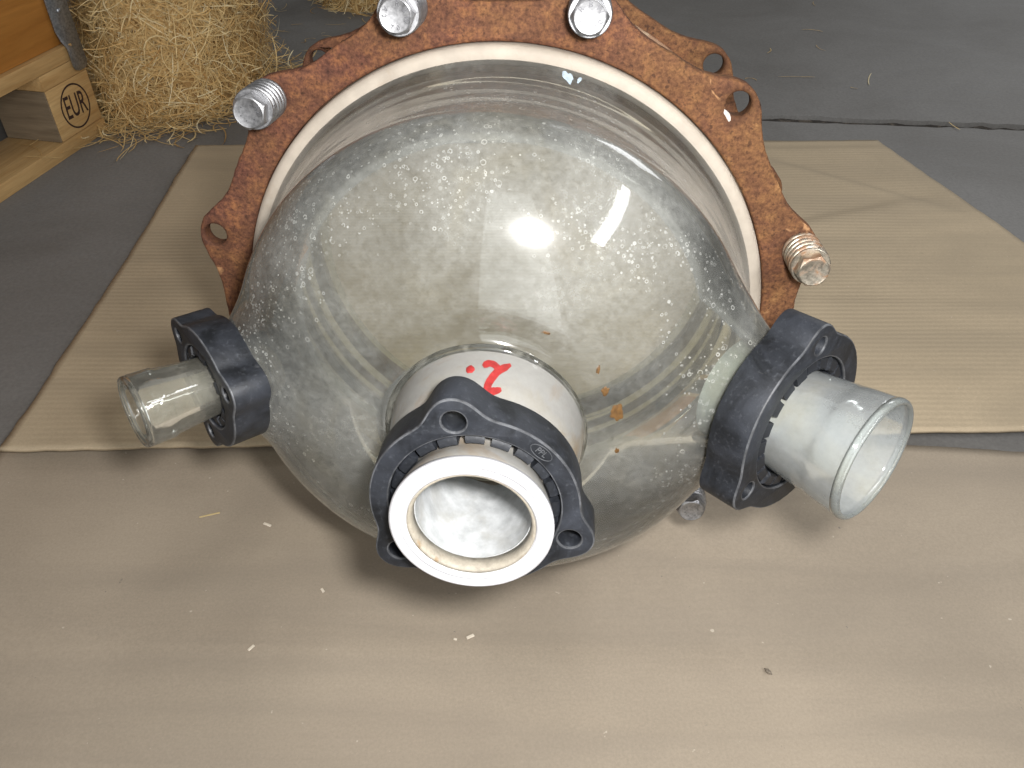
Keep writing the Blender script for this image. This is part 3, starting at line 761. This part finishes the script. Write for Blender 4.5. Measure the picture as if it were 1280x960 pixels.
def ribbon(name, o, pts, w, mat, lift, parent):
    P = stroke(pts, w); vv, ff = [], []; K = 6
    n = len(P)
    for i, p in enumerate(P):
        d = (P[min(n - 1, i + 1)] - P[max(0, i - 1)]).normalized(); nn = Vector((-d.y, d.x))
        e = min(i, n - 1 - i) / 3.0; ww = w * (0.45 + 0.55 * min(1, e)) * (1 + 0.16 * noise.noise(Vector((i * 0.35, w, 1))))
        for k in range(K + 1):
            q = p + nn * ww * (k / K - 0.5); h = surf(o, q.x, q.y)
            nr = h[1] if h[1].z > 0 or h[1].y > 0 else -h[1]
            vv.append(h[0] + nr * lift)
    for i in range(n - 1):
        for k in range(K): ff.append((i * (K + 1) + k, i * (K + 1) + k + 1, (i + 1) * (K + 1) + k + 1, (i + 1) * (K + 1) + k))
    return mesh(name, vv, ff, mat, parent, True)
def z7(P): return [(560 + x / 7.11, 430 + y / 7.11) for x, y in P]
try:
    ribbon('marker_stroke', neck, z7([(312, 205), (360, 178), (412, 190), (452, 232)]), 8.6, M['red'], 0.0004, neck)
    ribbon('marker_stroke', neck, z7([(556, 192), (452, 245), (398, 300), (360, 360), (352, 408), (405, 425), (472, 408)]), 9.2, M['red'], 0.0006, neck)
    decal('marker_dot', neck, blob(560 + 198 / 7.11, 430 + 228 / 7.11, 5.8, 4.6, 18, 0.15, 3.0, -0.4), M['red'], 0.0005)
except Exception as ex:
    print('marker', ex)
for i, (u, v, a, b, rt, mk) in enumerate([(757, 489, 6, 6, 0.3, 'brown_flake'), (771, 516, 10, 11, 0.1, 'brown_flake'), (683, 416, 7, 2, 0.2, 'brown_flake'), (771, 563, 3, 4, 0, 'brown_flake'), (748, 462, 2.5, 7, 0.2, 'brown_flake'),
                                          (710, 97, 6, 11, -0.5, 'blue_smear'), (724, 100, 3, 4, 0.5, 'blue_smear')]):
    decal('residue', dome, blob(u, v, a * 0.85, b * 0.85, 30, 0.32, i * 3.1, rt), M[mk], 0.0003, 'brown dried flake on the glass' if mk == 'brown_flake' else 'pale blue smear near the top rim of the glass')

M['scrape'] = mat_simple('bare_scrape', (0.62, 0.56, 0.50), 0.6, 0.3, 300, 0.2)
decal('scrape', front_fl, blob(909, 144, 3.2, 7.5, 24, 0.3, 5.0, -0.45), M['scrape'], 0.0003, 'pale scrape beside an empty bolt hole')
# ------------------------------------------------------------------ pallet with stamped block, and the crate on it
pd = Vector((0.215, 0.9766, 0)).normalized()           # along the pallet's edge, away from the camera
pin = Vector((-pd.y, pd.x, 0))                         # into the pallet
pc = Vector((-0.660, 1.288, 0))                        # its near visible corner
PMx = Matrix(((-pin.x, pd.x, 0, pc.x), (-pin.y, pd.y, 0, pc.y), (0, 0, 1, 0), (0, 0, 0, 1)))   # local x = outwards, y = along, z up
pallet = empty('wooden_pallet', mat=PMx)
tag(pallet, 'pale wooden pallet with a branded EUR block beside the wood wool', 'pallet')
def pb(name, x0, x1, y0, y1, z0, z1, mat, bev=0.0015):
    return finish(name, box(x0, x1, y0, y1, z0, z1, bev), M[mat], pallet, True, 40)
pb('bottom_board', -0.100, 0.0, -1.19, 0.0, 0.0, 0.022, 'pine')
blk = pb('block', -0.098, -0.002, -0.101, -0.001, 0.0225, 0.0995, 'pine', 0.002); blk['label'] = 'block branded EUR'
# the sawn, greyer end of the block
pb('block', -0.098, -0.002, -0.60, -0.455, 0.0225, 0.0995, 'greywood', 0.002)
pb('cross_board', -0.80, -0.0012, -0.103, -0.0005, 0.1000, 0.1215, 'pine')
pb('deck_board', -0.102, -0.0008, -1.19, 0.0, 0.1220, 0.1438, 'pine')
pb('deck_board', -0.330, -0.190, -1.19, 0.0, 0.1220, 0.1438, 'pine')
endgrain = finish('block_end', box(-0.097, -0.003, -0.1035, -0.1013, 0.0228, 0.0992, 0.0005), M['greywood'], blk)
endgrain['label'] = 'grey sawn end of the block'
# EUR brand burnt into the outer face
em = text_mesh('EUR', 0.037, 0.0002, 0.0002)
for v in em.vertices: v.co.x *= 0.74; v.co.y *= 1.28
ring = plate([circle(0.0325, 64), circle(0.0300, 64)], 0.0004)
for v in ring.vertices: v.co.y *= 1.02
TF = Matrix(((0, 0, 1, 0.0), (1, 0, 0, -0.050), (0, 1, 0, 0.0600), (0, 0, 0, 1)))
TF[0][3] = -0.0018
em.transform(TF @ Matrix.Rotation(R_(-3), 4, 'Z')); ring.transform(TF)
join_meshes([em, ring], 'brand', M['burn'], blk)

crate = empty('wooden_crate', mat=PMx @ Matrix.Translation((-0.010, 0.0, 0.1442)))
tag(crate, 'orange plywood crate with a steel corner strap standing on the pallet', 'crate')
def cb(name, m, mat): return finish(name, m, M[mat], crate, True, 40)
cb('side_panel', box(-0.020, 0.0, -1.10, -0.004, 0.0, 0.39, 0.0015), 'panel')
cb('end_panel', box(-0.70, -0.021, -0.024, -0.004, 0.0, 0.39, 0.0015), 'panel')
# steel corner strap: folded plate running down past the deck, rounded foot
st = [(-0.034, 0.40), (-0.034, 0.02), (-0.0345, 0.006), (-0.033, -0.004), (-0.033, -0.030), (-0.030, -0.0365), (-0.022, -0.0395), (-0.010, -0.0395), (-0.003, -0.0365), (-0.0005, -0.030), (-0.0005, 0.40)]
mS = plate([st], 0.0025, 0.0006, 1)
# bend: bulge out over the deck edge and give it a raised spine
for v in mS.vertices:
    y, z, t = v.co.x, v.co.y, v.co.z
    k = max(0.0, min(1.0, (0.016 - z) / 0.022))
    spine = 0.0035 * math.exp(-((y + 0.017) / 0.008) ** 2) * (1 - k)
    v.co = Vector((0.0026 + t + 0.0105 * (k * k * (3 - 2 * k)) + spine, y, z))
bmS = bmesh.new(); bmS.from_mesh(mS); bmS.to_mesh(mS); bmS.free()
stp = cb('corner_strap', mS, 'galv'); stp['label'] = 'grey steel strap hanging over the pallet edge'
cb('corner_strap', box(-0.050, -0.001, -0.0035, -0.001, 0.0, 0.39, 0.0006), 'galv')
rv = lathe([(0.0001, 0.0025), (0.0022, 0.0022), (0.0036, 0.0012), (0.0042, 0.0)], 20, False)
rvm = mesh('rivet', rv[0], rv[1], M['galv'], crate, True); rvm.matrix_local = Matrix.Translation((0.0072, -0.017, 0.045)) @ Matrix.Rotation(PI / 2, 4, 'Y')

# ------------------------------------------------------------------ wood wool
def strands(n, place, length, width, seed, curl=1.0, segs=7):
    rnd = random.Random(seed); vv, ff, tone = [], [], []
    for s in range(n):
        p, d, nrm = place(rnd)
        L = rnd.uniform(*length); w = rnd.uniform(*width); tn = min(1, max(0, rnd.gauss(0.55, 0.24)))
        ax = Vector((rnd.gauss(0, 1), rnd.gauss(0, 1), rnd.gauss(0, 1))).normalized()
        bend = rnd.gauss(0, 0.24) * curl; b2 = rnd.gauss(0, 0.15) * curl
        side = d.cross(nrm)
        if side.length < 1e-4: side = d.orthogonal()
        side.normalize(); base = len(vv)
        q = p.copy()
        for k in range(segs + 1):
            tw = 1.0 if 0 < k < segs else 0.4
            z0 = max(q.z, 0.0015)
            qq = Vector((q.x, q.y, z0))
            vv.append(qq - side * w * tw); vv.append(qq + side * w * tw); tone += [tn, tn]
            rot = Matrix.Rotation(bend, 3, nrm) @ Matrix.Rotation(b2 * (1 if k % 2 else 0.3), 3, ax)
            d = (rot @ d).normalized(); side = (rot @ side).normalized()
            q = q + d * (L / segs)
        for k in range(segs):
            a = base + 2 * k; ff.append((a, a + 1, a + 3, a + 2))
    return vv, ff, tone
def wool_obj(name, data, parent=None):
    vv, ff, tone = data
    m = bpy.data.meshes.new(name); m.from_pydata([tuple(v) for v in vv], [], ff); m.update()
    at = m.attributes.new('tone', 'FLOAT', 'POINT'); at.data.foreach_set('value', tone)
    return finish(name, m, M['wool'], parent, True)
def heap_shape(c, rx_, ry_, rz_):
    def place(rnd):
        a = rnd.uniform(0, 2 * PI); z = rnd.random() ** 0.8
        k = 1 + 0.16 * noise.noise(Vector((math.cos(a) * 2, math.sin(a) * 2, z * 2)))
        rr = math.sqrt(max(0.0, 1 - z ** 2.6)) * k
        dep = 1 - 0.16 * rnd.random() ** 1.5
        nrm = Vector((math.cos(a) * rr / rx_, math.sin(a) * rr / ry_, z / rz_ * 0.8)).normalized()
        p = Vector((c[0] + rx_ * rr * dep * math.cos(a), c[1] + ry_ * rr * dep * math.sin(a), rz_ * z * dep + 0.003))
        t = nrm.orthogonal().normalized(); d = (Matrix.Rotation(rnd.uniform(0, 2 * PI), 3, nrm) @ t)
        d = (d + nrm * rnd.gauss(0.0, 0.16)).normalized()
        return p, d, nrm
    return place
def core(name, c, rx_, ry_, rz_, parent):
    vv, ff = [], []; nu, nv = 48, 20
    for j in range(nv + 1):
        z = j / nv
        for i in range(nu):
            a = 2 * PI * i / nu; k = 1 + 0.16 * noise.noise(Vector((math.cos(a) * 2, math.sin(a) * 2, z * 2)))
            rr = math.sqrt(max(0.0, 1 - z ** 2.6)) * k * (0.88 + 0.05 * noise.noise(Vector((i, j, 1.0))))
            vv.append((c[0] + rx_ * rr * math.cos(a), c[1] + ry_ * rr * math.sin(a), 0.001 + rz_ * z * 0.88))
    for j in range(nv):
        for i in range(nu): ff.append((j * nu + i, j * nu + (i + 1) % nu, (j + 1) * nu + (i + 1) % nu, (j + 1) * nu + i))
    return mesh(name, vv, ff, M['wool_core'], parent, True)
hc = (-0.600, 1.50); hs = (0.150, 0.20, 0.30)
heap = empty('wood_wool_heap', (hc[0], hc[1], 0)); tag(heap, 'big tangled heap of wood wool beside the pallet', 'wood wool')
bpy.context.view_layer.update()
def local_place(pl, c):
    def f(rnd):
        p, d, nn = pl(rnd); return p - Vector((c[0], c[1], 0)), d, nn
    return f
o = wool_obj('strands', strands(15000, local_place(heap_shape(hc, *hs), hc), (0.03, 0.085), (0.0004, 0.00085), 3), heap); o['kind'] = 'stuff'
o = core('core', (0, 0), *hs, heap)
def fringe(rnd):
    a = rnd.uniform(PI * 0.95, PI * 2.15); k = 0.97 + abs(rnd.gauss(0.0, 0.14))
    p = Vector((hs[0] * k * math.cos(a) * 1.02, hs[1] * k * math.sin(a) * 1.06, rnd.uniform(0.002, 0.02)))
    d = Vector((rnd.gauss(0, 1), rnd.gauss(0, 1), rnd.gauss(0, 0.08))).normalized()
    return p, d, Vector((0, 0, 1))
o = wool_obj('fringe_strands', strands(620, fringe, (0.03, 0.11), (0.0006, 0.0011), 5, 1.3), heap); o['kind'] = 'stuff'
h2 = (-0.315, 2.05)
heap2 = empty('wood_wool_heap', (h2[0], h2[1], 0)); tag(heap2, 'small clump of wood wool at the top edge behind the rusty flange', 'wood wool')
o = wool_obj('strands', strands(3200, local_place(heap_shape(h2, 0.13, 0.11, 0.10), h2), (0.03, 0.09), (0.0006, 0.0011), 8), heap2); o['kind'] = 'stuff'
core('core', (0, 0), 0.13, 0.11, 0.10, heap2)
def loose(rnd):
    while True:
        x, y = rnd.uniform(-0.72, 0.75), rnd.uniform(1.02, 2.0)
        w = 1.0 if (x < -0.20 and y > 1.45) else (0.45 if x < -0.25 and y > 1.22 else 0.05)
        if rnd.random() < w: break
    return Vector((x, y, 0.0022)), Vector((rnd.gauss(0, 1), rnd.gauss(0, 1), 0)).normalized(), Vector((0, 0, 1))
lo = wool_obj('loose_wood_wool', strands(190, loose, (0.012, 0.07), (0.0005, 0.0010), 21, 1.2))
for v in lo.data.vertices: v.co.z = 0.0022 + 0.002 * abs(noise.noise(v.co * 30))
tag(lo, 'scattered loose wisps of wood wool on the dark floor', 'wood wool', kind='stuff')
# wisps lying on pallet and strap
def wisp(rnd):
    p = Vector((-0.03, -0.10 - rnd.random() * 0.1, 0.024)); p = PMx @ p
    return p + Vector((rnd.gauss(0, 0.02), rnd.gauss(0, 0.03), 0)), Vector((rnd.gauss(0, 1), rnd.gauss(0, 1), 0)).normalized(), Vector((0, 0, 1))
wo = wool_obj('wood_wool_wisp', strands(5, wisp, (0.05, 0.10), (0.0006, 0.0011), 33, 0.6))
for v in wo.data.vertices: v.co.z = 0.0245
tag(wo, 'a few pale wisps lying on the lower board of the pallet', 'wood wool', kind='stuff')

# ------------------------------------------------------------------ crumbs on the cardboard
def ground(u, v, z=0.0055):
    d = cam.matrix_world.to_3x3() @ Vector(((u - 640) / 1020, (480 - v) / 1020, -1.0))
    t = (z - H) / d.z
    return cam.matrix_world.translation + d * t
def crumb(name, u, v, L, w, h, ang, mat, label, cat):
    c = ground(u, v); m = box(-L / 2, L / 2, -w / 2, w / 2, 0, h, min(w, h) * 0.25, 1)
    for q in m.vertices:
        q.co.y += 0.15 * w * noise.noise(Vector((q.co.x * 300, u, 0))) + 0.10 * L * (q.co.x / L) ** 2
        q.co.z += 0.3 * h * noise.noise(Vector((q.co.x * 400, u, 4)))
    o = finish(name, m, M[mat], None, True, 40); o.location = (c.x, c.y, 0.0052); o.rotation_euler = (0, 0, ang)
    return tag(o, label, cat)
crumb('paper_chip', 588, 796, 0.0060, 0.0024, 0.0008, 0.5, 'chip', 'small white chip on the cardboard below the white-ringed nozzle', 'chip')
crumb('paper_chip', 569, 799, 0.0024, 0.0015, 0.0006, -0.2, 'chip', 'tiny crumb left of the white chip below the nozzle', 'chip')
crumb('straw_piece', 262, 644, 0.0170, 0.0013, 0.0008, 0.30, 'straw', 'yellow bit of straw on the cardboard below the left nozzle', 'straw')
crumb('straw_piece', 334, 656, 0.0075, 0.0024, 0.0010, -0.4, 'chip', 'short tan splinter right of the yellow straw', 'splinter')
crumb('straw_piece', 314, 810, 0.0055, 0.0020, 0.0010, 0.9, 'chip', 'pale curl of wood on the lower left cardboard', 'splinter')
crumb('straw_piece', 403, 738, 0.0040, 0.0020, 0.0008, -0.9, 'chip', 'pale crumb left of the shadow of the central nozzle', 'crumb')
c = ground(960, 840)
pv, pf = lathe([(0.0016 * math.sin(PI * (i + 0.02) / 10.04) * (1 + 0.15 * math.sin(i * 2.1)), -0.0036 + 0.0072 * i / 10) for i in range(11)], 14, False)
po = mesh('dark_pellet', [(z, x, y * 0.75) for x, y, z in pv], pf, M['leaf'], None, True); po.location = (c.x, c.y, 0.0064); po.rotation_euler = (0, 0, -0.85)
tag(po, 'dark oval pellet on the lower right cardboard', 'pellet')
